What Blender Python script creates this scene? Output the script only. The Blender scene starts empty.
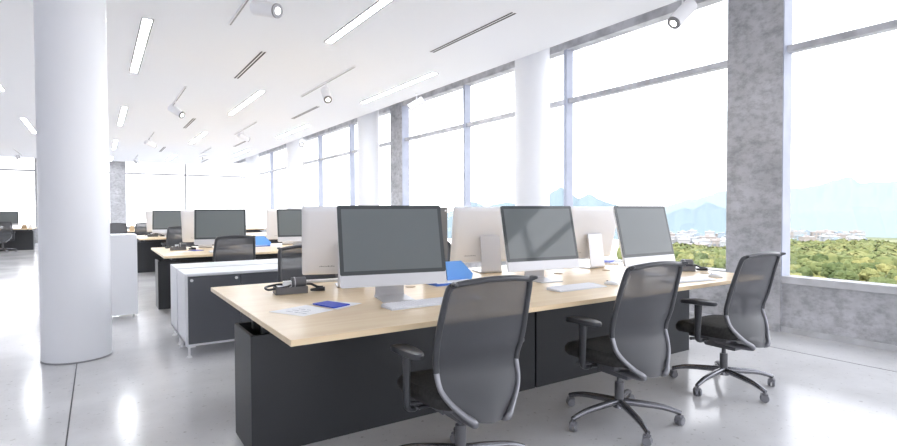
import bpy, math, random
from mathutils import Vector, Matrix
C = bpy.context.scene.collection
PI = math.pi
R = math.radians

# ------------------------------------------------------------ camera
F_PX = 534.35
yaw, pitch, roll = R(33.31), R(1.307), R(-.217)
fwd = Vector((math.sin(yaw)*math.cos(pitch), math.cos(yaw)*math.cos(pitch), -math.sin(pitch)))
rt0 = Vector((math.cos(yaw), -math.sin(yaw), 0)); up0 = rt0.cross(fwd)
rt = rt0*math.cos(roll)+up0*math.sin(roll); up = -rt0*math.sin(roll)+up0*math.cos(roll)
cam_d = bpy.data.cameras.new('camera'); cam = bpy.data.objects.new('camera', cam_d); C.objects.link(cam)
M = Matrix((rt, up, -fwd)).transposed().to_4x4(); M.translation = (0, 0, 1.25)
cam.matrix_world = M
cam_d.sensor_width = 36; cam_d.lens = F_PX/897*36; cam_d.clip_end = 9000; cam_d.clip_start = .05
bpy.context.scene.camera = cam

# ------------------------------------------------------------ world, sun, exposure
SKY = 2.42
w = bpy.data.worlds.new('sky'); bpy.context.scene.world = w; w.use_nodes = True
nt = w.node_tree; bg = nt.nodes['Background']
tc = nt.nodes.new('ShaderNodeTexCoord'); sx = nt.nodes.new('ShaderNodeSeparateXYZ'); rp = nt.nodes.new('ShaderNodeValToRGB')
hm = nt.nodes.new('ShaderNodeMath'); hm.operation = 'MULTIPLY_ADD'; hm.inputs[1].default_value = .5; hm.inputs[2].default_value = .5
nt.links.new(tc.outputs['Generated'], sx.inputs[0]); nt.links.new(sx.outputs['Z'], hm.inputs[0]); nt.links.new(hm.outputs[0], rp.inputs[0]); nt.links.new(rp.outputs[0], bg.inputs[0])
rp.color_ramp.elements[0].position = .42; rp.color_ramp.elements[0].color = (.38, .385, .40, 1)
_e = rp.color_ramp.elements.new(.46); _e.color = (.95, .945, .985, 1)
rp.color_ramp.elements[2].position = .8; rp.color_ramp.elements[2].color = (.88, .92, 1, 1)
bg.inputs[1].default_value = SKY
sd = bpy.data.lights.new('sun', 'SUN'); sd.energy = 3.0; sd.angle = R(3); sd.color = (1, .96, .88)
sun = bpy.data.objects.new('sun', sd); C.objects.link(sun); sun.rotation_euler = (0, R(-42), R(20))
vs = bpy.context.scene.view_settings
vs.view_transform = 'Standard'; vs.look = 'None'; vs.exposure = 0.72; vs.gamma = 1; vs.use_curve_mapping = False
cy = bpy.context.scene.cycles
cy.max_bounces = 14; cy.diffuse_bounces = 8; cy.glossy_bounces = 5; cy.transmission_bounces = 6; cy.transparent_max_bounces = 24
cy.caustics_reflective = False; cy.caustics_refractive = False; cy.sample_clamp_indirect = 8

# ------------------------------------------------------------ materials
def mat(name, col, rough=.5, metal=0, spec=.5, emit=None, es=0):
    m = bpy.data.materials.new(name); m.use_nodes = True
    b = m.node_tree.nodes['Principled BSDF']
    b.inputs['Base Color'].default_value = (*col, 1); b.inputs['Roughness'].default_value = rough
    b.inputs['Metallic'].default_value = metal; b.inputs['Specular IOR Level'].default_value = spec
    if emit: b.inputs['Emission Color'].default_value = (*emit, 1); b.inputs['Emission Strength'].default_value = es
    return m
def N(m, t, **kw):
    n = m.node_tree.nodes.new(t)
    for k, v in kw.items():
        if hasattr(n, k): setattr(n, k, v)
        else: n.inputs[k].default_value = v
    return n
def LK(m, a, b): m.node_tree.links.new(a, b)
def BS(m): return m.node_tree.nodes['Principled BSDF']
def noise_mat(name, c1, c2, scale, rough=.5, stretch=(1, 1, 1), detail=6, lo=.35, hi=.65, bump=0, spec=.5, coord='Object'):
    m = mat(name, c1, rough, 0, spec)
    t = N(m, 'ShaderNodeTexCoord'); mp = N(m, 'ShaderNodeMapping'); mp.inputs['Scale'].default_value = stretch
    n = N(m, 'ShaderNodeTexNoise'); n.inputs['Scale'].default_value = scale; n.inputs['Detail'].default_value = detail
    r = N(m, 'ShaderNodeValToRGB'); e = r.color_ramp.elements
    e[0].position, e[0].color = lo, (*c1, 1); e[1].position, e[1].color = hi, (*c2, 1)
    LK(m, t.outputs[coord], mp.inputs[0]); LK(m, mp.outputs[0], n.inputs['Vector']); LK(m, n.outputs[0], r.inputs[0]); LK(m, r.outputs[0], BS(m).inputs['Base Color'])
    if bump:
        b = N(m, 'ShaderNodeBump'); b.inputs['Strength'].default_value = bump; b.inputs['Distance'].default_value = .01
        LK(m, n.outputs[0], b.inputs['Height']); LK(m, b.outputs[0], BS(m).inputs['Normal'])
    return m

WHITE = mat('white_paint', (.86, .86, .88), .55, 0, .3)
CEIL = mat('ceiling_paint', (.90, .915, .95), .7, 0, .2)
COLM = mat('column_paint', (.84, .85, .88), .32, 0, .4)

def concrete():
    m = mat('concrete', (.4, .4, .4), .65, 0, .3)
    t = N(m, 'ShaderNodeTexCoord'); mp = N(m, 'ShaderNodeMapping'); mp.inputs['Scale'].default_value = (1, 1, 1.5)
    n = N(m, 'ShaderNodeTexNoise'); n.inputs['Scale'].default_value = 1.5; n.inputs['Detail'].default_value = 9; n.inputs['Roughness'].default_value = .68
    n2 = N(m, 'ShaderNodeTexNoise'); n2.inputs['Scale'].default_value = 9; n2.inputs['Detail'].default_value = 8; n2.inputs['Roughness'].default_value = .7
    r = N(m, 'ShaderNodeValToRGB'); e = r.color_ramp.elements
    e[0].position, e[0].color = .28, (.36, .36, .37, 1); e[1].position, e[1].color = .70, (.60, .60, .625, 1)
    r2 = N(m, 'ShaderNodeValToRGB'); e = r2.color_ramp.elements
    e[0].position, e[0].color = .36, (.72, .72, .72, 1); e[1].position, e[1].color = .56, (1.06, 1.06, 1.06, 1)
    mx = N(m, 'ShaderNodeMixRGB', blend_type='MULTIPLY'); mx.inputs[0].default_value = 1
    LK(m, t.outputs['Object'], mp.inputs[0])
    for q in (n, n2): LK(m, mp.outputs[0], q.inputs['Vector'])
    LK(m, n.outputs[0], r.inputs[0]); LK(m, n2.outputs[0], r2.inputs[0]); LK(m, r.outputs[0], mx.inputs[1]); LK(m, r2.outputs[0], mx.inputs[2])
    LK(m, mx.outputs[0], BS(m).inputs['Base Color'])
    return m
CONC = concrete()
CONC_L = noise_mat('pale_concrete', (.52, .52, .53), (.64, .64, .66), 5, .6)
CONC_M = noise_mat('mid_concrete', (.42, .42, .44), (.66, .66, .69), 5, .6, (1, 1, 1), 8)
REVEAL = noise_mat('window_frame_paint', (.40, .43, .52), (.47, .50, .60), 4, .5)

def floor_mat():
    m = mat('polished_concrete', (.6, .6, .6), .2, 0, .42)
    t = N(m, 'ShaderNodeTexCoord'); n = N(m, 'ShaderNodeTexNoise'); n.inputs['Scale'].default_value = 1.1; n.inputs['Detail'].default_value = 8; n.inputs['Roughness'].default_value = .62
    r = N(m, 'ShaderNodeValToRGB'); e = r.color_ramp.elements
    e[0].position, e[0].color = .32, (.62, .615, .62, 1); e[1].position, e[1].color = .66, (.76, .755, .76, 1)
    n2 = N(m, 'ShaderNodeTexNoise'); n2.inputs['Scale'].default_value = 26; n2.inputs['Detail'].default_value = 5; n2.inputs['Roughness'].default_value = .6
    r2 = N(m, 'ShaderNodeValToRGB'); e = r2.color_ramp.elements
    e[0].position, e[0].color = .30, (.66, .65, .63, 1); e[1].position, e[1].color = .38, (1, 1, 1, 1)
    mx = N(m, 'ShaderNodeMixRGB', blend_type='MULTIPLY'); mx.inputs[0].default_value = 1
    LK(m, t.outputs['Object'], n.inputs['Vector']); LK(m, t.outputs['Object'], n2.inputs['Vector'])
    LK(m, n.outputs[0], r.inputs[0]); LK(m, n2.outputs[0], r2.inputs[0]); LK(m, r.outputs[0], mx.inputs[1]); LK(m, r2.outputs[0], mx.inputs[2])
    LK(m, mx.outputs[0], BS(m).inputs['Base Color'])
    mr = N(m, 'ShaderNodeMapRange'); mr.inputs['To Min'].default_value = .10; mr.inputs['To Max'].default_value = .24
    LK(m, n.outputs[0], mr.inputs[0]); LK(m, mr.outputs[0], BS(m).inputs['Roughness'])
    return m
FLOOR = floor_mat()
JOINT = mat('floor_joint', (.12, .12, .12), .8)

def glass_mat():
    m = bpy.data.materials.new('window_glass'); m.use_nodes = True; m.node_tree.nodes.clear()
    o = N(m, 'ShaderNodeOutputMaterial'); mx = N(m, 'ShaderNodeMixShader'); tr = N(m, 'ShaderNodeBsdfTransparent'); gl = N(m, 'ShaderNodeBsdfGlossy')
    gl.inputs['Roughness'].default_value = .02; tr.inputs[0].default_value = (.98, .98, .98, 1)
    lw = N(m, 'ShaderNodeLayerWeight'); lw.inputs[0].default_value = .5
    pw = N(m, 'ShaderNodeMath', operation='POWER'); pw.inputs[1].default_value = 5; fr = N(m, 'ShaderNodeMath', operation='MULTIPLY_ADD'); fr.inputs[1].default_value = .5; fr.inputs[2].default_value = .03
    LK(m, lw.outputs['Facing'], pw.inputs[0]); LK(m, pw.outputs[0], fr.inputs[0]); LK(m, fr.outputs[0], mx.inputs[0]); LK(m, tr.outputs[0], mx.inputs[1]); LK(m, gl.outputs[0], mx.inputs[2]); LK(m, mx.outputs[0], o.inputs[0])
    return m
GLASS = glass_mat()

def wood_mat():
    m = mat('maple_laminate', (.8, .6, .4), .28, 0, .45)
    t = N(m, 'ShaderNodeTexCoord'); mp = N(m, 'ShaderNodeMapping'); mp.inputs['Scale'].default_value = (.7, 9, 9)
    n = N(m, 'ShaderNodeTexNoise'); n.inputs['Scale'].default_value = 2.2; n.inputs['Detail'].default_value = 7; n.inputs['Distortion'].default_value = .6
    r = N(m, 'ShaderNodeValToRGB'); e = r.color_ramp.elements
    e[0].position, e[0].color = .3, (.82, .62, .385, 1); e[1].position, e[1].color = .7, (.93, .76, .52, 1)
    LK(m, t.outputs['Object'], mp.inputs[0]); LK(m, mp.outputs[0], n.inputs['Vector']); LK(m, n.outputs[0], r.inputs[0]); LK(m, r.outputs[0], BS(m).inputs['Base Color'])
    return m
WOOD = wood_mat()
PANEL = mat('charcoal_panel', (.032, .034, .038), .42, 0, .4)
STEELD = mat('dark_steel', (.05, .052, .056), .4, .3)
CABW = mat('cabinet_white', (.80, .81, .84), .35)
CABD = mat('cabinet_door_grey', (.10, .105, .118), .4)
KNOB = mat('knob_white', (.85, .85, .85), .3)
ALU = mat('brushed_aluminium', (.62, .62, .64), .36, .35)
ALUB = mat('monitor_back_shell', (.84, .845, .875), .42, 0)
GLASSB = mat('screen_bezel', (.065, .073, .076), .08, 0, .5)
DISP = mat('dark_display', (.150, .168, .172), .05, 0, .5)
KEYW = mat('keyboard_white', (.93, .93, .96), .4)
KEYB = mat('keyboard_body', (.72, .73, .76), .35, .1)
BLACKP = mat('black_plastic', (.028, .028, .030), .38)
GREYP = mat('grey_plastic', (.13, .13, .14), .35)
FRAMEP = mat('chair_frame_plastic', (.060, .062, .068), .30)
BRKT = mat('chair_bracket_metal', (.26, .26, .28), .28, .6)
BASEM = mat('chair_base_metal', (.24, .24, .26), .24, .75)
CAST = mat('caster_grey', (.22, .22, .24), .35)
CHROME = mat('chrome', (.75, .75, .78), .12, 1)
SEATM = noise_mat('seat_fabric', (.022, .021, .020), (.04, .038, .036), 60, .8)
PAPER = mat('paper', (.94, .94, .95), .6)
INK = mat('ink', (.25, .26, .3), .7)
BLUE = mat('royal_blue_card', (.012, .055, .52), .45)
SKYB = mat('sky_blue_card', (.16, .42, .95), .45)
DBLUE = mat('blue_tray_rim', (.05, .16, .60), .45)
LIGHT = mat('light_diffuser', (1, 1, 1), .5, emit=(.93, .96, 1), es=31.0)
SPOTL = mat('spot_lamp_disc', (1, 1, 1), .5, emit=(1, .99, .97), es=5)
TRIMG = mat('grey_light_frame', (.30, .30, .31), .5)
SLOT = mat('vent_slot_dark', (.03, .03, .033), .6)
RINGM = mat('spot_ring_grey', (.22, .22, .23), .3, .5)
TAN = mat('plain_tan', (.5, .36, .22), .5)

def mesh_fabric():
    m = bpy.data.materials.new('chair_mesh_fabric'); m.use_nodes = True
    b = BS(m); b.inputs['Base Color'].default_value = (.070, .072, .080, 1); b.inputs['Roughness'].default_value = .45
    o = m.node_tree.nodes['Material Output']; mx = N(m, 'ShaderNodeMixShader'); tr = N(m, 'ShaderNodeBsdfTransparent')
    mx.inputs[0].default_value = .87
    LK(m, tr.outputs[0], mx.inputs[1]); LK(m, b.outputs[0], mx.inputs[2]); LK(m, mx.outputs[0], o.inputs[0])
    return m
MESHF = mesh_fabric()

# ------------------------------------------------------------ mesh helpers
class MB:
    def __init__(s): s.v = []; s.f = []; s.mi = []; s.cur = 0
    def add(s, vs_, fs):
        o = len(s.v); s.v += [tuple(v) for v in vs_]; s.f += [tuple(i+o for i in f) for f in fs]; s.mi += [s.cur]*len(fs); return s
    def box(s, x0, x1, y0, y1, z0, z1, M4=None):
        vs_ = [Vector((x, y, z)) for z in (z0, z1) for y in (y0, y1) for x in (x0, x1)]
        if M4: vs_ = [M4 @ v for v in vs_]
        return s.add(vs_, [(0, 2, 3, 1), (4, 5, 7, 6), (0, 1, 5, 4), (2, 6, 7, 3), (0, 4, 6, 2), (1, 3, 7, 5)])
    def cyl(s, a, b, r0, r1=None, n=16, cap=True):
        a, b = Vector(a), Vector(b); r1 = r0 if r1 is None else r1
        d = (b-a).normalized(); u = d.orthogonal().normalized(); w_ = d.cross(u)
        vs_ = [p+(u*math.cos(2*PI*i/n)+w_*math.sin(2*PI*i/n))*r for p, r in ((a, r0), (b, r1)) for i in range(n)]
        fs = [(i, (i+1) % n, n+(i+1) % n, n+i) for i in range(n)]
        if cap: fs += [tuple(range(n-1, -1, -1)), tuple(range(n, 2*n))]
        return s.add(vs_, fs)
    def lathe(s, prof, n=24, center=(0, 0, 0)):
        cx, cy_, cz = center; vs_ = []; fs = []
        for r, z in prof: vs_ += [(cx+r*math.cos(2*PI*i/n), cy_+r*math.sin(2*PI*i/n), cz+z) for i in range(n)]
        for k in range(len(prof)-1): fs += [(k*n+i, k*n+(i+1) % n, (k+1)*n+(i+1) % n, (k+1)*n+i) for i in range(n)]
        fs += [tuple(range(n-1, -1, -1)), tuple(range((len(prof)-1)*n, len(prof)*n))]
        return s.add(vs_, fs)
    def tube(s, pts, r, n=10, sub=4, flat=1.0, flat_axis=None):
        P = [Vector(p) for p in pts]; rr = r if isinstance(r, (list, tuple)) else [r]*len(P)
        if sub > 1 and len(P) > 2:
            Q = []; RR = []
            for i in range(len(P)-1):
                p0 = P[max(i-1, 0)]; p1 = P[i]; p2 = P[i+1]; p3 = P[min(i+2, len(P)-1)]
                for k in range(sub):
                    t = k/sub
                    Q.append(.5*((2*p1)+(p2-p0)*t+(2*p0-5*p1+4*p2-p3)*t*t+(3*p1-p0-3*p2+p3)*t**3)); RR.append(rr[i]*(1-t)+rr[i+1]*t)
            Q.append(P[-1]); RR.append(rr[-1]); P, rr = Q, RR
        vs_ = []; u = None
        for i, p in enumerate(P):
            d = (P[min(i+1, len(P)-1)]-P[max(i-1, 0)]).normalized()
            if flat_axis is not None: u = (Vector(flat_axis)-d*d.dot(Vector(flat_axis))).normalized()
            else:
                u = d.orthogonal().normalized() if u is None else (u-d*u.dot(d)).normalized()
            w_ = d.cross(u)
            vs_ += [p+(u*math.cos(2*PI*k/n)*rr[i]*flat+w_*math.sin(2*PI*k/n)*rr[i]) for k in range(n)]
        L = len(P); fs = [(a*n+k, a*n+(k+1) % n, (a+1)*n+(k+1) % n, (a+1)*n+k) for a in range(L-1) for k in range(n)]
        fs += [tuple(range(n-1, -1, -1)), tuple(range((L-1)*n, L*n))]
        return s.add(vs_, fs)
    def prism(s, poly, z0, z1, M4=None):
        n = len(poly); vs_ = [Vector((x, y, z)) for z in (z0, z1) for x, y in poly]
        if M4: vs_ = [M4 @ v for v in vs_]
        return s.add(vs_, [tuple(range(n-1, -1, -1)), tuple(range(n, 2*n))]+[(i, (i+1) % n, n+(i+1) % n, n+i) for i in range(n)])
    def obj(s, name, m, parent=None, bevel=0, seg=2, smooth=True, sub=0, loc=None, recalc=True):
        me = bpy.data.meshes.new(name); me.from_pydata(s.v, [], s.f)
        ms = m if isinstance(m, (list, tuple)) else [m]
        for q in ms: me.materials.append(q)
        me.polygons.foreach_set('material_index', s.mi)
        if recalc:
            import bmesh
            b = bmesh.new(); b.from_mesh(me); bmesh.ops.recalc_face_normals(b, faces=b.faces); b.to_mesh(me); b.free()
        if smooth:
            me.shade_smooth(); me.set_sharp_from_angle(angle=R(38))
        o = bpy.data.objects.new(name, me); C.objects.link(o)
        if parent: o.parent = parent
        if loc: o.location = loc
        if bevel:
            bm_ = o.modifiers.new('bevel', 'BEVEL'); bm_.width = bevel; bm_.segments = seg; bm_.limit_method = 'ANGLE'; bm_.angle_limit = R(50)
        if sub:
            sm = o.modifiers.new('sub', 'SUBSURF'); sm.levels = sub; sm.render_levels = sub
        return o
def tag(o, label=None, cat=None, group=None, kind=None):
    if label: o['label'] = label
    if cat: o['category'] = cat
    if group: o['group'] = group
    if kind: o['kind'] = kind
    return o
def thing(name, label, cat, loc=(0, 0, 0), rz=0, group=None):
    o = bpy.data.objects.new(name, None); C.objects.link(o); o.location = loc; o.rotation_euler = (0, 0, rz); o.empty_display_size = .1
    return tag(o, label, cat, group)
CH = {}
def kids(o): return [c for c in C.objects if c.parent == o]
def copy_tree(o, parent=None):
    c = o.copy(); C.objects.link(c)
    if parent is not None: c.parent = parent
    for k in kids(o): copy_tree(k, c)
    return c
def dup(o, loc, rz, label, group=None):
    c = copy_tree(o); c.location = loc; c.rotation_euler = (0, 0, rz); c['label'] = label
    if group: c['group'] = group
    return c
def struct(o): o['kind'] = 'structure'; return o

# ------------------------------------------------------------ room shell
XW = 5.83; CZ = 3.43; YF = 27.5; XL = -9.0; YB = -6.5; HT = 4.0
struct(MB().box(XL-.3, 6.25, YB-.3, YF+.35, -.25, 0).obj('floor', FLOOR, smooth=False))
jm = MB()
for xx in (-.16, 5.11, -5.42): jm.box(xx-.004, xx+.004, YB, YF, 0, .0012)
struct(jm.obj('trim_1', JOINT, smooth=False))
cm = MB().box(XL, 5.10, YB, 27.1, CZ, CZ+.1).box(XL-.3, 6.25, YB-.3, YF+.35, HT, HT+.3)
struct(cm.obj('ceiling', CEIL, smooth=False))
# window wall on the right
PIERS = [(2.68, 3.245), (10.75, 11.31), (18.82, 19.38)]
mw = MB()
for a, b in ((YB, 2.68), (3.245, 10.75), (11.31, YF)): mw.box(5.845, 6.0, a, b, 0, .50)
struct(mw.obj('wall_right', CONC, smooth=False))
struct(MB().box(XW, 6.0, YB, YF, 3.63, HT).obj('trim_5', CONC_M, smooth=False))
struct(MB().box(5.825, 6.0, YB, YF, .50, .572).obj('trim_2', CONC_L, bevel=.004))
struct(MB().box(5.822, 5.846, YB, YF, 0, .055).obj('baseboard_right', CONC_L, smooth=False))
plabel = ['wide grey concrete pier rising beside the window behind the nearest office chairs',
          'narrow looking grey concrete pier of window wall behind the white columns',
          'farthest grey concrete pier of the window wall, hidden behind white columns']
for (a, b), lb in zip(PIERS[:2], plabel):
    tag(MB().box(5.80, 6.0, a, b, 0, HT).obj('concrete_pier', CONC, smooth=False), lb, 'pier')
    # painted reveal on the camera side
struct(MB().box(5.83, 6.2, 18.82, 19.38, .592, 3.63).obj('trim_3', CONC, smooth=False))
bays = [(-5.4, 2.68, (.0, -2.7), 1), (3.245, 10.75, (5.71, 8.33), 2), (11.31, 18.82, (13.8, 16.3), 3), (19.38, 27.5, (21.9, 24.6), 4)]
for a, b, mul, n in bays:
    f = MB()
    for y in mul: f.box(5.835, 5.97, y-.03, y+.03, .572, 3.63)
    fo = f.obj('window_%d' % n, REVEAL, smooth=False); struct(fo)
    MB().box(5.87, 5.965, a, b, 2.845, 2.91).obj('transom', CONC_M, fo, smooth=False)
    MB().box(5.972, 5.98, a+.01, b-.01, .572, 3.63).obj('pane', GLASS, fo, smooth=False)
# reveal boards on the camera side of the piers
rv = MB()
for a, b in PIERS[:2]: rv.box(5.812, 5.97, a-.008, a, .572, 3.63)
struct(rv.obj('trim_4', REVEAL, smooth=False))
# far wall
fm = MB().box(XL, 6.0, YF, YF+.35, 0, .55).box(XL, 6.0, YF, YF+.35, 3.63, HT)
struct(fm.obj('wall_far', CONC, smooth=False))
tag(MB().box(.47, 1.07, YF-.05, YF+.3, 0, HT).obj('concrete_pier', CONC, smooth=False), 'grey concrete pier in far window wall, just right of the big round column', 'pier')
tag(MB().box(-2.11, -1.5, YF-.05, YF+.3, 0, HT).obj('concrete_pier', CONC, smooth=False), 'grey concrete pier of far wall, its edge showing left of big round column', 'pier')
for n, (a, b, mul) in enumerate([(1.07, 5.96, (3.46,)), (-1.5, .47, (-.5,)), (XL, -2.11, (-5.6,))]):
    f = MB()
    for x in mul: f.box(x-.03, x+.03, YF+.02, YF+.16, .55, 3.63)
    f.box(a, b, YF+.03, YF+.15, 2.93, 2.99).box(a, b, YF-.02, YF+.2, .55, .6)
    fo = struct(f.obj('window_%d' % (5+n), TRIMG, smooth=False))
    MB().box(a, b, YF+.16, YF+.17, .6, 3.63).obj('pane', GLASS, fo, smooth=False)
# left wall and wall behind the camera: same build, tall glazed bays
struct(MB().box(XL-.3, XL, YB, YF, 0, HT).obj('wall_left', WHITE, smooth=False))
bm_ = MB().box(XL, 6.2, YB-.3, YB, 0, .55).box(XL, 6.2, YB-.3, YB, 3.2, HT)
for x in (-8.6, -3.2, .6, 5.6): bm_.box(x-.45, x+.45, YB-.3, YB, 0, HT)
struct(bm_.obj('wall_back', WHITE, smooth=False))
fl = MB().box(XL, 6, YB-.12, YB-.02, 2.6, 2.66)
fo = struct(fl.obj('window_8', REVEAL, smooth=False)); MB().box(XL, 6, YB-.16, YB-.15, .55, 3.2).obj('pane', GLASS, fo, smooth=False)

# ------------------------------------------------------------ round white columns
def column(x, y, lb, r=.254, top=HT):
    m = MB().lathe([(r, .012), (r, top)], 64, (x, y, 0))
    t = m.obj('round_column', COLM); tag(t, lb, 'column')
    MB().lathe([(r+.006, 0), (r+.006, .012)], 64, (x, y, 0)).obj('base_ring', TRIMG, t)
    return t
column(-.161, 5.61, 'big round white column standing alone in the left foreground', top=CZ)
cl = ['round white column by the windows nearest the camera', 'second round white column along the windows, left of concrete pier',
      'third round white column along the window wall', 'farthest round white column by the windows, at the far corner']
for y, lb in zip((5.92, 11.6, 17.25, 22.9), cl): column(5.37, y, lb)

# ------------------------------------------------------------ ceiling lights, vents, tracks, spotlights
LANE = {.51: 'leftmost lane right of big column', 2.53: 'middle lane', 4.5: 'lane by the windows', -1.4: 'lane left of big column'}
ORD = ['nearest', 'second nearest', 'third nearest', 'fourth nearest', 'fifth nearest']
def tube_light(x, y0, y1, lb):
    t = thing('ceiling_light', lb, 'ceiling light', (x, (y0+y1)/2, CZ), 0, 'recessed linear ceiling lights')
    h = (y1-y0)/2; f = MB()
    f.box(-.062, -.044, -h, h, -.006, .0).box(.044, .062, -h, h, -.006, .0).box(-.062, .062, -h-.016, -h, -.006, 0).box(-.062, .062, h, h+.016, -.006, 0)
    f.obj('frame', TRIMG, t, smooth=False)
    MB().box(-.044, .044, -h, h, -.003, .0).obj('diffuser', LIGHT, t, smooth=False)
for x, ys in ((.51, (6.95, 13.0, 19.1, 25.0)), (2.53, (3.9, 9.98, 16.05, 22.9)), (4.5, (1.2, 7.22, 13.3, 19.6)), (-1.4, (9.65, 15.75, 21.8))):
    for i, y in enumerate(ys):
        if x == 4.5 and i == 0: continue
        k = i if x != 4.5 else i-1
        if x == -1.4 and i == 2: continue
        L = 2.75 if y < 25 else 1.9
        tube_light(x, y, min(y+L, 26.9), 'glowing strip light in ceiling, %s, %s' % (LANE[x], ORD[k]))
def vent(x, y0, y1, lb):
    t = thing('ceiling_vent', lb, 'air vent', (x, (y0+y1)/2, CZ), 0, 'double slot ceiling vents')
    h = (y1-y0)/2
    MB().box(-.045, .045, -h, h, -.003, 0).obj('vent_frame', WHITE, t, smooth=False)
    for s in (-1, 1): MB().box(s*.022-.012, s*.022+.012, -h+.01, h-.01, -.005, -.001).obj('slot', SLOT, t, smooth=False)
for x, ys, ln in ((1.93, (7.5, 13.7, 20.2), 'left'), (3.87, (4.55, 10.8, 17.2, 24.0), 'right')):
    for i, y in enumerate(ys): vent(x, y, y+1.75, 'narrow double slot air vent in white ceiling, %s vent lane, %s camera' % (ln, ORD[i]+' the' if i else 'nearest the'))
def track(x, y0, y1, lb, gap=0):
    t = thing('light_track', lb, 'light track', (x, (y0+y1)/2, CZ), 0, 'spotlight tracks on the ceiling')
    h = (y1-y0)/2
    MB().box(-.018, .018, -h, h, -.022, 0).obj('rail', WHITE, t, smooth=False)
    MB().box(-.008, .008, -h+.01, h-.01, -.0235, -.0215).obj('groove', TRIMG, t, smooth=False)
def spotlight(x, y, d, lb, r=.070, L=.29, drop=.14):
    t = thing('track_spotlight', lb, 'spotlight', (x, y, CZ-.022), 0, 'white track spotlights')
    MB().cyl((0, 0, 0), (0, 0, -.018), .028, .028, 20).cyl((0, 0, -.01), (0, 0, -drop), .009, .009, 10).obj('stem', WHITE, t)
    d = Vector(d).normalized(); c = Vector((0, 0, -drop-r*.75))
    a, b = c-d*L/2, c+d*L/2
    h = MB().cyl(a, b, r, r, 32).obj('head', WHITE, t, bevel=.004)
    MB().cyl(b-d*.004, b+d*.012, r*.99, r*.96, 32).obj('ring', RINGM, h)
    MB().cyl(b+d*.008, b+d*.0135, r*.48, r*.48, 24).obj('lamp_disc', SPOTL, h)
for x, ys, ln in ((1.32, (4.1, 10.3, 16.6, 23.2), 'left'), (3.26, (7.5, 13.4, 19.6), 'middle'), (-2.35, (23.4,), 'far left')):
    for i, y in enumerate(ys):
        Lt = 2.5
        track(x, y, y+Lt, 'thin white ceiling rail holding a spotlight, %s rail lane, %s camera' % (ln, ORD[i]+' the' if i else 'nearest the'))
SP = [(1.40, 5.35, (.57, -.94, -.3), 'white ceiling spotlight at top left of centre, its lamp face showing grey ring'),
      (1.32, 11.7, (.6, -.6, -.5), 'small white ceiling spotlight beside double vent, upper left, aimed right'),
      (1.32, 17.7, (.8, .5, -.3), 'tiny white ceiling spotlight on second rail beyond the left lane vent'),
      (1.32, 24.3, (.2, -1, -.6), 'tiny spotlight with dark face above far concrete pier'),
      (3.26, 8.7, (-.1, -.8, -.75), 'white ceiling spotlight at centre rail, round face turned to camera'),
      (3.26, 14.8, (.8, .3, -.3), 'tiny spotlight on the middle rail lane, second from camera'),
      (3.26, 20.9, (-.9, -.4, -.3), 'tiny white spotlight with face turned left, near the far columns'),
      (4.93, 3.22, (-.85, .22, -.85), 'largest white cylindrical spotlight, upper right, before the window beam'),
      (4.93, 8.55, (-.7, .75, -.55), 'white cylindrical spotlight before the window wall, between pier and first column'),
      (4.93, 15.1, (-.4, -.8, -.5), 'small white spotlight near second window column, ring face forward'),
      (-2.35, 24.6, (.3, -1, -.5), 'small spotlight with dark face above window at left edge')]
for x, y, d, lb in SP: spotlight(x, y, d, lb)

# ------------------------------------------------------------ bench desk
def bench(x0, y0, lb, L=3.77, D=1.85):
    t = thing('bench_desk', lb, 'desk', (x0, y0, 0), 0, 'bench desks in rows')
    MB().box(0, L, 0.012, D, .698, .725).obj('tabletop', WOOD, t, bevel=.002)
    for a, b in ((-.014, 1.905), (1.922, L-.02)):
        m = MB(); th = .018; p0, p1 = .64, 1.02
        m.box(a, b, p0, p0+th, 0, .62).box(a, b, p1-th, p1, 0, .62).box(a, a+th, p0+th, p1-th, 0, .62).box(b-th, b, p0+th, p1-th, 0, .62).box(a+th, b-th, p0+th, p1-th, 0, .03)
        p = m.obj('pedestal_panel', PANEL, t, smooth=False)
    s = MB()
    for x in (.25, 1.7, 2.2, 3.5): s.box(x-.02, x+.02, .75, .9, .03, .665)
    s.box(.06, L-.06, .9, .94, .60, .665).box(.06, L-.06, .70, .74, .60, .665)
    for x in (.12, 1.88, L-.12): s.box(x-.025, x+.025, .12, D-.12, .665, .698)
    s.obj('support_frame', STEELD, t, smooth=False)
    return t
ROWY = [2.15, 7.09, 12.03, 16.97]
ROWN = ['the nearest desk', 'the second desk back', 'the third desk back', 'the fourth desk back']
d0 = bench(.65, ROWY[0], 'large light wood bench desk with charcoal pedestals in the right foreground')
dup(d0, (.65-.0, ROWY[1], 0), 0, 'second light wood bench desk, directly behind the white and grey cabinets')
dup(d0, (.68, ROWY[2], 0), 0, 'third light wood bench desk from the camera, under the third monitor row')
dup(d0, (.66, ROWY[3], 0), 0, 'fourth light wood bench desk, small, right of the round column')
dup(d0, (-5.55, 21.9, 0), 0, 'distant bench desk at the left edge, left of the round column')

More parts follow.
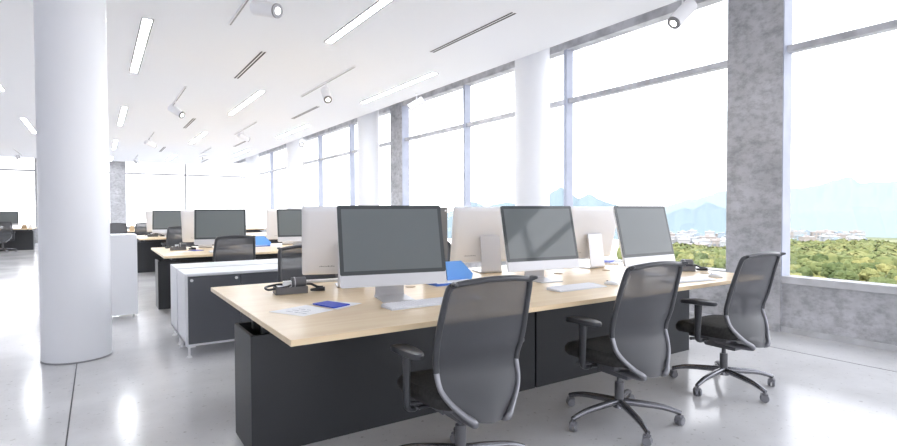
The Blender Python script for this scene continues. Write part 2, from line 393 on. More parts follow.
# ------------------------------------------------------------ monitor (all in one computer)
def make_monitor():
    t = thing('computer_monitor', '', 'monitor', (0, 0, 0), 0)
    W, H = .65, .487; th = R(13.5)
    T = Matrix.Translation((0, .010, .084)) @ Matrix.Rotation(-th, 4, 'X')   # screen faces -Y, top leans back
    def rr(w_, h, r, n=5, x0=0, z0=0):
        P = []
        for cx, cz, a0 in ((w_/2-r, r, -90), (w_/2-r, h-r, 0), (-w_/2+r, h-r, 90), (-w_/2+r, r, 180)):
            for k in range(n+1):
                a = R(a0+90*k/n); P.append((x0+cx+r*math.cos(a), z0+cz+r*math.sin(a)))
        return P
    # shell : front plane y=0, tapers to a thinner back plate
    m = MB(); F0 = rr(W, H, .014); n = len(F0)
    rings = []
    for y, k in ((0, 1), (.010, 1), (.022, .965), (.030, .86)):
        rings.append([T @ Vector((x*k, y, H/2+(z-H/2)*k)) for x, z in F0])
    vs_ = [v for r_ in rings for v in r_]
    fs = [(a*n+i, a*n+(i+1) % n, (a+1)*n+(i+1) % n, (a+1)*n+i) for a in range(3) for i in range(n)]+[tuple(range(n)), tuple(range(3*n, 4*n))]
    m.add(vs_, fs).obj('shell', ALUB, t)
    ch = MB().add([T @ Vector((x, y, z)) for y in (-.0035, 0) for x, z in ((-W/2+.004, .004), (W/2-.004, .004), (W/2-.004, .07), (-W/2+.004, .07))], [(0, 1, 2, 3), (4, 7, 6, 5), (0, 4, 5, 1), (1, 5, 6, 2), (2, 6, 7, 3), (3, 7, 4, 0)])
    ch.obj('chin', ALU, t, smooth=False)
    g = rr(W-.002, H-.07, .012); g = [(x, z+.07) for x, z in g]; n = len(g)
    MB().add([T @ Vector((x, y, z)) for y in (-.004, 0) for x, z in g], [tuple(range(n)), tuple(range(2*n-1, n-1, -1))]+[(i, (i+1) % n, n+(i+1) % n, n+i) for i in range(n)]).obj('bezel', GLASSB, t, smooth=False)
    q = ((-W/2+.024, .094), (W/2-.024, .094), (W/2-.024, H-.022), (-W/2+.024, H-.022))
    MB().add([T @ Vector((x, y, z)) for y in (-.0052, -.003) for x, z in q], [(0, 1, 2, 3), (4, 7, 6, 5), (0, 4, 5, 1), (1, 5, 6, 2), (2, 6, 7, 3), (3, 7, 4, 0)]).obj('display', DISP, t, smooth=False)
    # stand: bent aluminium plate: foot + rising leg behind
    s = MB(); w2 = .095; prof = [(-.075, .0), (.145, .0), (.156, .006), (.160, .02), (.140, .16), (.118, .31), (.108, .312), (.118, .25), (.131, .14), (.148, .018), (.142, .008), (-.075, .006)]
    vs_ = [Vector((sx_*w2*(1.0 if p[1] < .01 else .93), p[0], p[1])) for sx_ in (-1, 1) for p in prof]; k = len(prof)
    s.add(vs_, [tuple(range(k)), tuple(range(2*k-1, k-1, -1))]+[(i, (i+1) % k, k+(i+1) % k, k+i) for i in range(k)])
    s.box(-w2*.6, w2*.6, .085, .115, .27, .305)
    s.obj('stand', ALU, t, smooth=False)
    # marks near the bottom of the back and a slot near its top
    k = MB(); xx = .21
    for i in range(9):
        wd = .005+.003*((i*7) % 3); hh = .004+.003*((i*5) % 2)
        k.add([T @ Vector((x, y, z)) for y in (.0290, .0312) for x, z in ((xx, .063), (xx-wd, .063), (xx-wd, .063+hh), (xx, .063+hh))], [(0, 1, 2, 3), (4, 7, 6, 5), (0, 4, 5, 1), (1, 5, 6, 2), (2, 6, 7, 3), (3, 7, 4, 0)])
        xx -= wd+.004
    k.obj('small_lettering', INK, t, smooth=False)
    return t
mon0 = make_monitor()
TZ = .7255
def place_mon(first, x, y, rz, lb, grp):
    if first: mon0.location = (x, y, TZ-.0003); mon0.rotation_euler = (0, 0, rz); tag(mon0, lb, None, grp)
    else: dup(mon0, (x, y, TZ), rz, lb, grp)
FG, BG = 'monitors with screens facing the camera', 'monitors seen from behind'
place_mon(True, 1.468, 2.80, R(-12), 'left monitor on the nearest desk, big grey screen facing the camera', FG)
place_mon(False, 2.77, 2.90, R(-7), 'middle monitor on the nearest desk, grey screen facing the camera', FG)
place_mon(False, 3.735, 2.69, R(0), 'right monitor on the nearest desk, pale grey screen facing the camera', FG)
place_mon(False, 1.50, 3.58, R(180-17), 'pale monitor back on nearest desk, directly left of the left screen', BG)
place_mon(False, 2.81, 3.70, R(180-16), 'pale monitor back with stand on nearest desk, behind the blue folder', BG)
place_mon(False, 3.77, 3.44, R(180), 'pale monitor back with stand, between middle and right screens of nearest desk', BG)
for k, dx, what in ((1, -.1, 'second desk'), (2, -.22, 'third desk')):
    dy = ROWY[k]-ROWY[0]
    place_mon(False, 1.49+dx, 2.80+dy, R(-12), 'left monitor on %s back, grey screen facing the camera' % what, FG)
    place_mon(False, 2.60+dx, 2.82+dy, R(-8), 'second monitor on %s back, grey screen partly hidden on its right' % what, FG)
    place_mon(False, 1.45+dx, 3.62+dy, R(180-17), 'pale monitor back on %s back, a strip left of its left screen' % what, BG)
    place_mon(False, 2.64+dx, 3.62+dy, R(180-12), 'pale monitor back on %s back, left of its second screen' % what, BG)
place_mon(False, -2.52, 22.7, R(0), 'distant dark monitor on the desk at the left edge', FG)

# ------------------------------------------------------------ keyboard and mouse
def make_keyboard():
    t = thing('keyboard', '', 'keyboard', (0, 0, 0), 0)
    MB().prism([(-.065, 0), (.065, 0), (.065, .016), (-.065, .006)], -.22, .22, Matrix(((0, 0, 1, 0), (1, 0, 0, 0), (0, 1, 0, 0), (0, 0, 0, 1)))).obj('body', KEYB, t, bevel=.002)
    T = Matrix.Translation((0, 0, .0115)) @ Matrix.Rotation(math.atan2(.010, .13), 4, 'X')
    m = MB()
    for r_ in range(6):
        y = -.052+r_*.0205; x = -.212
        widths = [.018]*18 if r_ else [.018, .018, .022, .085, .022, .018, .018]+[.018]*7
        for wd in widths:
            if x+wd > .213: break
            m.box(x, x+wd, y, y+.017, -.001, .0035, T); x += wd+.0045
    m.obj('keys', KEYW, t, smooth=False)
    return t
kb0 = make_keyboard()
def make_mouse():
    t = thing('computer_mouse', '', 'mouse', (0, 0, 0), 0)
    m = MB(); prof = []
    for k in range(7):
        a = k/6*PI/2; prof.append((math.cos(a), math.sin(a)))
    vs_ = []; n = 20
    for c, s_ in prof[:-1]+[(.02, 1)]:
        vs_ += [(math.cos(2*PI*i/n)*.029*c, math.sin(2*PI*i/n)*.054*c, .004+s_*.022) for i in range(n)]
    vs_ = [(math.cos(2*PI*i/n)*.027, math.sin(2*PI*i/n)*.052, 0) for i in range(n)]+vs_; L = 8
    m.add(vs_, [(a*n+i, a*n+(i+1) % n, (a+1)*n+(i+1) % n, (a+1)*n+i) for a in range(L-1) for i in range(n)]+[tuple(range(n-1, -1, -1)), tuple(range((L-1)*n, L*n))])
    m.obj('shell', KEYW, t)
    MB().cyl((-.004, .03, .022), (.004, .03, .022), .006, None, 12).obj('scroll_wheel', GREYP, t)
    return t
ms0 = make_mouse()
KB = [(1.505, 2.565, 0, 'left on the nearest desk, in front of the left screen'), (2.685, 2.515, 0, 'middle of the nearest desk, in front of the middle screen'),
      (3.65, 2.32, R(-8), 'right on the nearest desk, behind the second chair back'), (1.42, 3.86, R(168), 'behind the left monitor back of the nearest desk')]
for i, (x, y, a, lb) in enumerate(KB):
    lb = 'thin white keyboard ' + lb
    if i == 0: kb0.location = (x, y, TZ); kb0.rotation_euler = (0, 0, a); tag(kb0, lb, None, 'white keyboards')
    else: dup(kb0, (x, y, TZ), a, lb, 'white keyboards')
dup(kb0, (1.42, 2.5+4.94, TZ), 0, 'white keyboard on the second desk back, behind the first chair back', 'white keyboards')
MS = [(1.86, 2.55, 'small white mouse at right end of the keyboard before left screen'), (3.02, 2.51, 'small white mouse right of the middle keyboard on nearest desk'), (4.02, 2.33, 'small white mouse at right end of nearest desk')]
for i, (x, y, lb) in enumerate(MS):
    if i == 0: ms0.location = (x, y, TZ); tag(ms0, lb, None, 'white mice')
    else: dup(ms0, (x, y, TZ), R(10), lb, 'white mice')

# ------------------------------------------------------------ desk organiser, papers, folders
def make_tray():
    t = thing('desk_organiser', '', 'desk organiser', (0, 0, 0), 0)
    m = MB(); a, b, h = .10, .055, .045
    m.box(-a, a, -b, b, 0, .006).box(-a, a, -b, -b+.005, 0, h).box(-a, a, b-.005, b, 0, h).box(-a, -a+.005, -b, b, 0, h).box(a-.005, a, -b, b, 0, h)
    m.obj('tray', GREYP, t, bevel=.002)
    r_ = MB().cyl((.01, .02, .062), (.10, .02, .062), .036, None, 28).obj('roll', GREYP, t, bevel=.004)
    MB().cyl((.025, .02, .062), (.031, .02, .062), .0375, None, 28).obj('roll_band', ALU, r_)
    MB().box(-.085, .0, -.035, .045, .035, .040, Matrix.Rotation(R(6), 4, 'Y')).box(-.04, .01, .0, .05, .04, .075).obj('note_block', PAPER, t)
    MB().tube([(.0, .04, .05), (-.06, .06, .052), (-.13, .05, .045), (-.155, .0, .042), (-.14, -.04, .035), (-.10, -.045, .04), (-.03, -.03, .045), (0, .0, .05)], .007, 8).obj('cable_loop', BLACKP, t)
    MB().tube([(.10, .02, .05), (.14, .04, .045), (.18, .03, .025), (.215, .02, .02)], [.009, .008, .008, .011], 8).tube([(.13, .0, .012), (.17, .005, .012), (.22, -.01, .014)], [.008, .012, .014], 8).obj('plug', BLACKP, t)
    return t
tr0 = make_tray(); tr0.location = (1.03, 3.42, TZ); tr0.rotation_euler = (0, 0, R(-6)); tag(tr0, 'dark grey desk organiser with roll and cable at left of the nearest desk', None, 'desk organisers')
dup(tr0, (.92, 8.15, TZ), R(-6), 'small dark grey desk organiser at left end of the second desk back', 'desk organisers')
dup(tr0, (.98, 12.95, TZ), R(-6), 'tiny grey desk organiser at left end of the third desk back', 'desk organisers')
dup(tr0, (4.20, 2.74, TZ), R(-35), 'dark organiser with cable at right end of nearest desk, behind second chair', 'desk organisers')

def sheet(name, quad, z, th, m, lb, cat, lines=0, grp=None):
    c = Vector((sum(p[0] for p in quad)/4, sum(p[1] for p in quad)/4))
    t = MB().prism([(p[0]-c.x, p[1]-c.y) for p in quad], 0, th).obj(name, m, None, smooth=False, loc=(c.x, c.y, z)); tag(t, lb, cat, grp)
    if lines:
        a, b, d = [Vector(quad[i])-c for i in (0, 1, 3)]; k = MB()
        for i in range(lines):
            u0 = .22+.5*i/lines
            p = a+(d-a)*u0; e = (b-a)
            for s0, s1 in ((.25, .45), (.5, .85-.12*(i % 3))):
                q0 = p+e*s0; q1 = p+e*s1; w_ = (d-a).normalized()*.0035
                k.prism([tuple(q0), tuple(q1), tuple(q1+w_), tuple(q0+w_)], th, th+.0006)
        k.obj('printed_lines', INK, t, smooth=False)
    return t
Q1 = [(.741, 2.838), (.851, 2.621), (1.045, 2.70), (.969, 2.925)]
sheet('paper_sheet', Q1, TZ, .0012, PAPER, 'white printed sheet nearest the left edge of the nearest desk', 'paper', 3)
Q2 = [(.99, 2.925), (1.056, 2.685), (1.245, 2.79), (1.11, 2.99)]
sheet('paper_sheet', Q2, TZ+.0022, .0012, PAPER, 'white sheet lying under the royal blue card on the nearest desk', 'paper')
Q3 = [(.998, 2.905), (1.05, 2.72), (1.163, 2.77), (1.10, 2.945)]
sheet('blue_card', Q3, TZ+.0040, .006, BLUE, 'royal blue card on white paper at left of the nearest desk', 'card')
o = 4.94
sheet('blue_card', [(1.02, 8.0), (1.07, 7.82), (1.2, 7.86), (1.14, 8.02)], TZ, .005, BLUE, 'small blue card on second desk back, beside its organiser', 'card')
sheet('paper_sheet', [(.78, 7.8), (.88, 7.62), (1.05, 7.70), (.96, 7.9)], TZ, .0012, PAPER, 'white sheet at left end of second desk back', 'paper')
sheet('paper_sheet', [(4.19, 3.40), (4.36, 3.50), (4.22, 3.72), (4.05, 3.6)], TZ, .012, PAPER, 'stack of white paper at far right of nearest desk, between two screens', 'paper')
sheet('blue_card', [(4.17, 3.48), (4.33, 3.56), (4.25, 3.70), (4.09, 3.62)], TZ+.0135, .010, BLUE, 'dark blue booklet on white paper, far right of the nearest desk', 'booklet')

def folder(x, y, rz, lb, sc=1):
    t = thing('blue_folder', lb, 'folder', (x, y, TZ), rz, 'sky blue standing folders')
    # horizontal tray part
    m = MB().box(-.31, .06, -.06, .12, 0, .006).box(-.31, .06, -.06, -.054, .006, .016).box(-.31, -.304, -.06, .12, .006, .02)
    m.obj('base_leaf', DBLUE, t, smooth=False)
    MB().box(-.28, .05, -.045, .10, .0065, .012).obj('paper_insert', PAPER, t, smooth=False)
    T = Matrix.Translation((0, .12, .004)) @ Matrix.Rotation(R(80), 4, 'X')
    MB().prism([(-.115, 0), (.10, 0), (.115, .045), (.02, .145), (-.115, .145)], -.004, .004, T).obj('raised_leaf', SKYB, t, smooth=False)
    return t
f0 = folder(2.27, 3.18, R(-2), 'sky blue folder standing open on nearest desk, right of the left screen')
dup(f0, (2.12, 8.28, TZ), R(-2), 'sky blue folder standing on the second desk back, right of first chair', 'sky blue standing folders')

for i, (x, y, lb) in enumerate([(1.80, 3.22, 'thin tan disc on nearest desk, right of left monitor stand'), (3.70, 3.13, 'thin tan disc on nearest desk, left of the right screen'),
                                (3.19, 3.20, 'thin tan disc on nearest desk, right of middle screen'), (4.19, 2.52, 'thin tan disc at right end of the nearest desk')]):
    tag(MB().lathe([(.036, 0), (.036, .002), (.03, .005)], 28, (0, 0, 0)).obj('tan_disc', TAN, None, loc=(x, y, TZ)), lb, 'grommet', 'thin tan discs')  # small flat tan discs lying on the tabletop

# grey upright panel behind the left monitor
pt = thing('pinboard_panel', 'slim grey upright panel with a hole, just right of the left screen', 'panel', (2.168, 3.42, TZ), R(-8))
MB().box(-.13, .065, 0, .012, 0, .551).obj('board', mat('warm_grey_board', (.17, .165, .16), .5), pt, bevel=.002)
MB().cyl((.048, -.002, .525), (.048, .001, .525), .007, None, 14).obj('screw', KNOB, pt)

# ------------------------------------------------------------ office chair
def make_chair():
    t = thing('office_chair', '', 'chair', (0, 0, 0), 0)
    side = [(.94, .200, -.258), (.92, .211, -.248), (.85, .218, -.225), (.75, .225, -.196), (.66, .226, -.172), (.59, .217, -.150), (.53, .209, -.152), (.47, .203, -.176), (.41, .160, -.206), (.345, .085, -.238)]
    # mesh panel, lofted between sides with slight curve
    m = MB(); nx = 12; vs_ = []
    # resample
    def samp(tt):
        f = tt*(len(side)-1); i = min(int(f), len(side)-2); u = f-i
        p0, p1, p2, p3 = [side[max(0, min(len(side)-1, i+k))] for k in (-1, 0, 1, 2)]
        return [.5*((2*b)+(c-a)*u+(2*a-5*b+4*c-d)*u*u+(3*b-a-3*c+d)*u**3) for a, b, c, d in zip(p0, p1, p2, p3)]
    nz = 30
    for j in range(nz+1):
        z, hw, y = samp(j/nz)
        for i in range(nx+1):
            s_ = -1+2*i/nx
            crown = .017*(1-s_*s_)*max(0, 1-j/5)
            vs_.append((s_*hw, y-.030*(1-s_*s_), z+crown-(.012*(1-s_*s_) if j > nz-2 else 0)))
    m.add(vs_, [(j*(nx+1)+i, j*(nx+1)+i+1, (j+1)*(nx+1)+i+1, (j+1)*(nx+1)+i) for j in range(nz) for i in range(nx)])
    m.obj('mesh_backrest', MESHF, t, recalc=False)
    # frame: up left side, across the top, down right side
    path = []; rad = []
    sp = [samp(k/9*.62) for k in range(9, -1, -1)]
    for z, hw, y in sp[:-1]: path.append((-hw-.004, y, z)); rad.append(.0145)
    for s_ in (-.93, -.75, -.4, 0, .4, .75, .93): path.append((s_*.212, -.262-.030*(1-s_*s_), .940+.020*(1-s_*s_))); rad.append(.0135)
    for z, hw, y in reversed(sp[:-1]): path.append((hw+.004, y, z)); rad.append(.0145)
    MB().tube(path, rad, 10, 3).obj('back_frame', FRAMEP, t)
    # top wings flaring back a little
    for s_ in (-1, 1):
        MB().tube([(s_*.186, -.270, .944), (s_*.208, -.278, .948), (s_*.218, -.300, .952)], [.012, .012, .005], 10, 3).obj('corner_cap', FRAMEP, t)
        # metal bracket: from lumbar, down and back, then forward under the seat
        z, hw, y = samp(.62)
        MB().tube([(s_*(hw+.004), y+.004, z+.004), (s_*.210, -.170, .485), (s_*.180, -.200, .430), (s_*.130, -.232, .378), (s_*.096, -.254, .350), (s_*.082, -.240, .332), (s_*.078, -.14, .328), (s_*.06, .02, .328)],
                  [.013, .012, .0125, .0135, .016, .017, .018, .016], 12, 4).obj('bracket', BRKT, t)
        MB().tube([(s_*.130, -.214, .392), (s_*.125, -.15, .375), (s_*.12, -.05, .362)], [.009, .011, .012], 8, 4).obj('bracket_strut', BRKT, t)
        # armrest
        a = MB().tube([(s_*.15, .02, .352), (s_*.235, .02, .350), (s_*.272, .018, .362), (s_*.278, .016, .41), (s_*.278, .014, .50), (s_*.278, .012, .612)], [.015, .016, .020, .023, .024, .030], 12, 4, flat=.62, flat_axis=(1, 0, 0))
        a = a.obj('armrest', FRAMEP, t)
        pd = MB(); n = 20; ring = []
        for zz, k in ((.608, .80), (.612, .95), (.626, 1), (.636, .95), (.640, .8)):
            for i in range(n):
                th = 2*PI*i/n; cx = math.copysign(abs(math.cos(th))**.75, math.cos(th)); sy = math.copysign(abs(math.sin(th))**.75, math.sin(th))
                ring.append((s_*.278+cx*.040*k, .012+sy*.135*k, zz-.012*max(0, sy)**2))
        pd.add(ring, [(a_*n+i, a_*n+(i+1) % n, (a_+1)*n+(i+1) % n, (a_+1)*n+i) for a_ in range(4) for i in range(n)]+[tuple(range(n-1, -1, -1)), tuple(range(4*n, 5*n))])
        pd.obj('arm_pad', FRAMEP, a)
    # seat cushion
    sc = MB(); n = 32; ring = []
    for zz, k in ((.372, .80), (.380, .93), (.405, 1.0), (.432, 1.0), (.452, .94), (.460, .82), (.458, .4)):
        for i in range(n):
            th = 2*PI*i/n; cx = math.copysign(abs(math.cos(th))**.36, math.cos(th)); sy = math.copysign(abs(math.sin(th))**.36, math.sin(th))
            yy = sy*.225*k
            ring.append((cx*.242*k*(1-.10*max(0, -sy)), .035+yy, zz-.022*max(0, sy*k)**4+(.006*cx*cx*k)))
    sc.add(ring, [(a_*n+i, a_*n+(i+1) % n, (a_+1)*n+(i+1) % n, (a_+1)*n+i) for a_ in range(6) for i in range(n)]+[tuple(range(n-1, -1, -1)), tuple(range(6*n, 7*n))])
    sc.obj('seat', SEATM, t)
    mm = MB().box(-.17, .17, -.12, .16, .352, .374).prism([(-.12, -.30+.27), (.10, .0-.03), (.14, .04), (.06, .055), (-.14, .045)], -.07, .07, Matrix(((0, 0, 1, 0), (1, 0, 0, 0), (0, 1, 0, .315), (0, 0, 0, 1))))
    mm.tube([(-.07, .08, .345), (-.16, .09, .345), (-.235, .10, .350)], [.008, .008, .012], 8)
    mm.obj('tilt_mechanism', GREYP, t, bevel=.003)
    MB().cyl((0, 0, .09), (0, 0, .235), .026, .026, 20).cyl((0, 0, .235), (0, 0, .33), .014, .014, 16).obj('gas_lift', GREYP, t)
    b = MB().cyl((0, 0, .085), (0, 0, .135), .036, .03, 24)
    for k in range(5):
        a = 2*PI*k/5; c, s_ = math.cos(a), math.sin(a)
        b.tube([(c*.02, s_*.02, .118), (c*.12, s_*.12, .112), (c*.25, s_*.25, .098), (c*.345, s_*.345, .070)], [.021, .020, .017, .013], 10, 4)
    base = b.obj('base', BASEM, t)
    for k in range(5):
        a = 2*PI*k/5; m = MB(); c, s_ = math.cos(a)*.338, math.sin(a)*.338
        T = Matrix.Translation((c, s_, 0)) @ Matrix.Rotation(a+.9, 4, 'Z')
        for sd_ in (-1, 1): m.cyl(T @ Vector((0, sd_*.006, .027)), T @ Vector((0, sd_*.022, .027)), .027, .024, 20)
        m.cyl((c, s_, .045), (c, s_, .068), .008, None, 10)
        m.box(-.022, .018, -.016, .016, .032, .056, T)
        m.obj('caster', CAST, base)
    return t
ch0 = make_chair()
def place_chair(first, x, y, rz, ph, lb, grp):
    c = ch0
    if not first: c = copy_tree(ch0)
    c.location = (x, y, 0); c.rotation_euler = (0, 0, rz); c['label'] = lb; c['group'] = grp
    for k in kids(c):
        if k.name.startswith('base'): k.rotation_euler = (0, 0, ph-rz)
G1, G2 = 'mesh office chairs on the camera side of the desks', 'mesh office chairs on the far side of the desks'
place_chair(True, 1.428, 2.075, R(-2), R(-12), 'nearest black mesh office chair, at the left of the nearest desk', G1)
place_chair(False, 2.568, 2.073, R(-3.6), R(100), 'middle black mesh office chair of the three at the nearest desk', G1)
place_chair(False, 3.691, 2.075, R(-2.2), R(110), 'rightmost black mesh office chair, before the concrete pier', G1)
place_chair(False, 1.44, 4.10, R(180), R(20), 'black mesh chair back behind organiser, across the nearest desk', G2)
place_chair(False, 2.64, 4.08, R(180), R(50), 'mostly hidden chair across nearest desk, its edge right of the left screen', G2)
place_chair(False, 1.38, 7.0, R(0), R(10), 'mesh chair at second desk back, above the white cabinets', G1)
place_chair(False, 1.36, 11.9, R(0), R(40), 'mesh chair at the third desk back, its top before the left monitor', G1)
place_chair(False, 1.05, 16.5, R(3), R(40), 'small distant dark chair beyond third desk, above white storage unit, on the right', G2)
place_chair(False, .40, 16.3, R(0), R(10), 'small distant dark chair peeking above white storage unit, beside round column', G2)
place_chair(False, -2.50, 21.75, R(8), R(10), 'distant dark chair at the desk on the left edge', G1)

# ------------------------------------------------------------ storage cabinets
def cabinet(x, y, lb, L=1.75, Dp=.50, H=.72, nd=4):
    t = thing('storage_cabinet', lb, 'cabinet', (x, y, 0), 0, 'low white cabinets with grey doors')
    m = MB(); z0 = .115; th = .022
    m.box(0, L, 0, Dp, H-.022, H).box(0, L, .012, Dp, z0, z0+.02).box(0, th, 0, Dp, z0, H-.022).box(L-th, L, 0, Dp, z0, H-.022).box(th, L-th, Dp-.015, Dp, z0, H-.022)
    m.obj('body', CABW, t, bevel=.002)
    dw = (L-2*th)/nd
    for k in range(nd):
        dd = MB().box(th+k*dw+.002, th+(k+1)*dw-.002, .002, .016, z0+.004, H-.026).obj('door', CABD, t, smooth=False)
        for xx in ((th+k*dw+.03, th+(k+1)*dw-.035) if k == 0 else (th+(k+1)*dw-.035,)):
            MB().cyl((xx, .004, H-.055), (xx, -.012, H-.055), .012, .013, 18).obj('knob', KNOB, dd)
    lg = [(.03, .035), (.03, Dp-.035), (L-.03, .035), (L-.03, Dp-.035)]
    MB().box(0, L, .01, .03, z0-.016, z0).box(0, L, Dp-.03, Dp-.01, z0-.016, z0).obj('rail', CABW, t, smooth=False)
    for a, b in lg: MB().cyl((a, b, .012), (a, b, z0-.005), .011, .011, 12).cyl((a, b, 0), (a, b, .014), .026, .018, 16).box(a-.012, a+.05, b-.01, b+.01, z0-.03, z0-.016).obj('leg', KNOB, t)
    return t
c0 = cabinet(.61, 4.995, 'front low white cabinet with dark grey doors behind the nearest desk')
c1 = dup(c0, (.61, 5.57, 0), 0, 'rear low white cabinet standing back to back behind the front cabinet')
# tall white storage unit behind the round column
u = thing('storage_unit', 'plain white storage unit on short legs, right behind the round column', 'cabinet', (-.40, 7.25, 0))
MB().box(0, .785, 0, .46, .052, .985).obj('body', CABW, u, bevel=.003)
MB().box(.39, .393, -.004, .001, .07, .97).obj('door_gap', TRIMG, u, smooth=False)
for a in (.03, .755):
    for b in (.04, .42): MB().cyl((a, b, .01), (a, b, .055), .012, .012, 12).cyl((a, b, 0), (a, b, .012), .026, .02, 14).obj('leg', KNOB, u)

# small things on distant desks
for x, y, a, b, c_, m_, nm, lb, cat in [(.80, 17.3, .12, .1, .14, mat('tan_paper', (.6, .45, .28), .6), 'paper_bag', 'small tan bag on the fourth desk back', 'bag'),
                                      (1.05, 17.5, .3, .2, .05, PAPER, 'paper_stack', 'white paper stack on the fourth desk back', 'paper'),
                                      (-2.0, 22.2, .14, .12, .12, TAN, 'paper_bag', 'small tan bag on the distant left desk', 'bag'),
                                      (-1.87, 22.5, .1, .1, .14, PAPER, 'paper_stack', 'white pile on the distant left desk', 'paper')]:
    o_ = MB().box(-a/2, a/2, -b/2, b/2, 0, c_*.6).box(-a/2.6, a/2.2, -b/2.3, b/2.4, c_*.6, c_).obj(nm, m_, None, bevel=.004, loc=(x, y, TZ)); tag(o_, lb, cat)

# ------------------------------------------------------------ outdoors
random.seed(4)
GZ = -30
def az(a, d): return (d*math.sin(R(a)), d*math.cos(R(a)))
GRASS = noise_mat('ground_cover', (.06, .085, .03), (.17, .18, .09), .02, .9)
HAZE_ROCK1 = mat('haze_tint_rock_near', (.142, .188, .212), .95, 0, .1)  # distance haze is mixed into the rock colours, paler for farther ranges
HAZE_ROCK3 = mat('haze_tint_rock_mid', (.175, .22, .24), .95, 0, .1)
HAZE_ROCK2 = mat('haze_tint_rock_far', (.19, .237, .252), .95, 0, .1)
def leaf_mat():
    m = mat('foliage', (.1, .15, .03), .9, 0, .1)
    oi = N(m, 'ShaderNodeObjectInfo'); n = N(m, 'ShaderNodeTexNoise'); n.inputs['Scale'].default_value = .10; n.inputs['Detail'].default_value = 8; n.inputs['Roughness'].default_value = .65
    ge = N(m, 'ShaderNodeNewGeometry'); LK(m, ge.outputs['Position'], n.inputs['Vector'])
    ad = N(m, 'ShaderNodeMath', operation='MULTIPLY_ADD'); ad.inputs[1].default_value = .40; LK(m, oi.outputs['Random'], ad.inputs[0]); LK(m, n.outputs[0], ad.inputs[2])
    r = N(m, 'ShaderNodeValToRGB'); e = r.color_ramp.elements
    e[0].position, e[0].color = .42, (.050, .075, .030, 1); e[1].position, e[1].color = .92, (.215, .21, .085, 1)
    e2 = e.new(.66); e2.color = (.118, .14, .058, 1)
    LK(m, ad.outputs[0], r.inputs[0]); LK(m, r.outputs[0], BS(m).inputs['Base Color']); return m
LEAF = leaf_mat(); BARK = mat('bark', (.08, .06, .04), .9)
def blob(m, rnd, cx, cy, cz, rr_, n1=7, n2=4, j_=.2, squash=.85):
    vs_ = []
    for j in range(n2+1):
        p = PI*j/n2
        for i in range(n1):
            th = 2*PI*i/n1; rad = rr_*(1+rnd.uniform(-j_, j_))
            vs_.append((cx+rad*math.sin(p)*math.cos(th), cy+rad*math.sin(p)*math.sin(th), cz+rad*squash*math.cos(p)))
    m.add(vs_, [(j*n1+i, j*n1+(i+1) % n1, (j+1)*n1+(i+1) % n1, (j+1)*n1+i) for j in range(n2) for i in range(n1)])
def tree_mesh(seed, r=5, h=9):
    rnd = random.Random(seed); m = MB()
    for k in range(22):
        a = rnd.random()*2*PI; f = rnd.random(); q = r*.72*math.sqrt(f); top = h-r*.35-(q/r)**2*r*.9
        blob(m, rnd, q*math.cos(a), q*math.sin(a), top-rnd.uniform(0, r*.5), r*rnd.uniform(.26, .42))
    blob(m, rnd, 0, 0, h-r*1.0, r*.75, 8, 5)
    m.cur = 1; m.cyl((0, 0, 0), (0, 0, h*.6), .35, .2, 6)
    return m
protos = [tree_mesh(s, r, h).obj('tree', [LEAF, BARK]) for s, r, h in ((1, 4.4, 9), (2, 3.4, 8), (3, 4.9, 10), (4, 2.9, 7))]
GRP = 'near trees outside the windows'
cnt = 0; spots = []
tries = 0
while cnt < 290 and tries < 20000:
    tries += 1
    a = random.uniform(62.5, 76) if random.random() < .62 else random.uniform(53.5, 62.5); dd = 190+150*random.random()**1.2
    x, y = az(a, dd); i = cnt; s_ = random.uniform(.6, 1.1); rr_ = (4.4, 3.4, 4.9, 2.9)[i % 4]*s_
    if any((x-u)**2+(y-v)**2 < (.62*(rr_+q))**2 for u, v, q in spots): continue
    spots.append((x, y, rr_))
    p = protos[i % 4]; c = p if cnt < 4 else p.copy()
    if cnt >= 4: C.objects.link(c)
    cnt += 1
    c.location = (x, y, GZ); c.scale = (s_, s_, s_*random.uniform(.85, 1.15)); c.rotation_euler = (0, 0, random.random()*6)
    if a > 63.5: tag(c, 'green and yellow leafy tree in the woods outside the rightmost window', 'tree', 'near trees outside the rightmost window')
    else: tag(c, 'green leafy tree in the woods seen left of the nearest concrete pier', 'tree', 'trees seen left of the nearest pier')
m = MB(); rnd = random.Random(9)
for k in range(4600):
    a = rnd.uniform(51.5, 77.5); dd = 340+(163 if a > 63.5 else 50)*rnd.random(); x, y = az(a, dd)
    hill = 1.5*math.sin(a*.8+1)*math.sin(dd*.018)+rnd.uniform(-1.5, 1)
    r_ = rnd.uniform(2.2, 5.2); blob(m, rnd, x, y, GZ+3+hill, r_, 6, 4, .2, 1)
tag(m.obj('forest_canopy', LEAF), 'continuous woodland canopy stretching towards the hazy town', 'forest', kind='stuff')
g = MB(); vs_ = [(*az(a, dd), GZ) for dd in (60, 2600) for a in range(51, 93, 3)]; n = 14
struct(g.add(vs_, [(i, i+1, n+i+1, n+i) for i in range(n-1)]).obj('ground', GRASS, smooth=False))
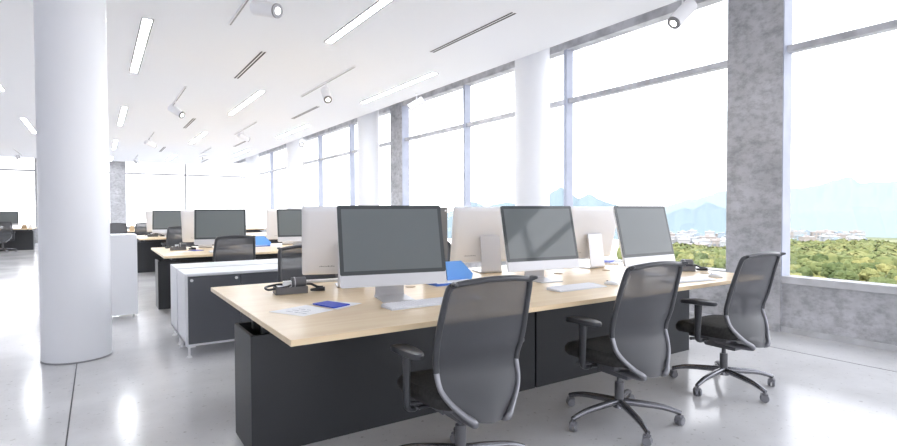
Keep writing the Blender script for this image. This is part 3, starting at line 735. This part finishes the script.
def mountain(name, prof_, dist, m_, seed, depth=.35, rough=.035):
    rnd = random.Random(seed); na, nd = 300, 24; vs_ = []
    ph = [rnd.random()*6 for _ in range(12)]; a0, a1 = prof_[0][0], prof_[-1][0]
    def ridge(a):
        for (p, h0), (q, h1) in zip(prof_, prof_[1:]):
            if p <= a <= q:
                t_ = (a-p)/(q-p); t_ = t_*.5+(t_*t_*(3-2*t_))*.5; h = h0+(h1-h0)*t_; break
        else: h = 0
        return h*(1+sum(math.sin(a*f*2.1+ph[k])/f for k, f in enumerate((1, 2.1, 4.3, 7.9)))*rough)
    for j in range(nd+1):
        t_ = j/nd; pf = math.sin(t_/.6*PI/2) if t_ < .6 else math.cos((t_-.6)/.4*PI/2)
        for i in range(na+1):
            a = a0+(a1-a0)*i/na; dd = dist*(1+depth*(t_-.6)); x, y = az(a, dd)
            gul = 1+.13*math.sin(a*2.7+math.sin(j*.5+ph[7])*1.2+ph[6])*(1-t_/.6 if t_ < .6 else 0)
            vs_.append((x, y, GZ+ridge(a)*pf*gul*dist))
    return struct(MB().add(vs_, [(j*(na+1)+i, j*(na+1)+i+1, (j+1)*(na+1)+i+1, (j+1)*(na+1)+i) for j in range(nd) for i in range(na)]).obj(name, m_))
mountain('mountain', [(31, 0), (34, .022), (35.8, .036), (37.5, .030), (40, .036), (42, .028), (44.4, .055), (45.8, .058), (47, .042), (48.3, .047), (50, .034), (52.5, .014), (55.4, .014), (56.3, .019), (57.2, .024), (57.8, .022), (59.05, .033), (60.2, .026), (61.2, .019), (63.5, .010), (65.5, 0)], 1500, HAZE_ROCK1, 3, 1.0)
mountain('mountain', [(61, 0), (63.5, .014), (66, .012), (68, .016), (71, .013), (74, .017), (80, .012), (88, 0)], 1650, HAZE_ROCK3, 5, .9)
mountain('mountain', [(46, 0), (50, .014), (55.4, .020), (58, .032), (60.9, .044), (63.5, .048), (65.9, .044), (67.3, .049), (68.6, .052), (70.1, .062), (71.1, .052), (72, .050), (73.4, .054), (76, .044), (80, .05), (88, 0)], 2400, HAZE_ROCK2, 8, .5)
tones = [(.30, .31, .33), (.33, .325, .33), (.24, .29, .34), (.34, .35, .37), (.30, .27, .26)]
TM = [mat('town_wall_%d' % i, c, .8) for i, c in enumerate(tones)]
WINM = mat('town_window', (.16, .18, .21), .4)
placed = []; i = 0; tries = 0
while i < 120 and tries < 8000:
    tries += 1
    left = i < 80
    a = random.uniform(53.5, 62.5) if left else random.uniform(64.5, 71); dd = random.uniform(415, 590) if left else random.uniform(560, 760)
    x, y = az(a, dd); h = random.uniform(4, 10.5) if left else random.uniform(4, 7.5); wd = random.uniform(6, 15); dp = random.uniform(6, 10)
    if any(abs(x-u)+abs(y-v) < (wd+q)*.85 for u, v, q in placed): continue
    placed.append((x, y, wd))
    m = MB().box(-wd/2, wd/2, -dp/2, dp/2, 0, h); m.box(-wd/2-.3, wd/2+.3, -dp/2-.3, dp/2+.3, h, h+.6)
    m.cur = 1
    for q in range(int(h/3.4)):
        for s_ in range(int(wd/3.5)): m.box(-wd/2+1+s_*3.4, -wd/2+2.8+s_*3.4, -dp/2-.12, -dp/2-.02, 1.1+q*3.2, 2.7+q*3.2)
    m.cur = 0; m.box(-1.5, 1, -1.5, 1.5, h+.6, h+2.0)
    o_ = m.obj('building', [TM[i % 5], WINM], smooth=False, loc=(x, y, GZ)); o_.rotation_euler = (0, 0, R(random.uniform(-80, -30)))
    if left: tag(o_, 'pale distant town building seen left of the nearest concrete pier, below mountain peak', 'building', 'town buildings left of the pier')
    else: tag(o_, 'low pale distant building seen through the rightmost window, beyond the woods', 'building', 'town buildings in the rightmost window')
    i += 1
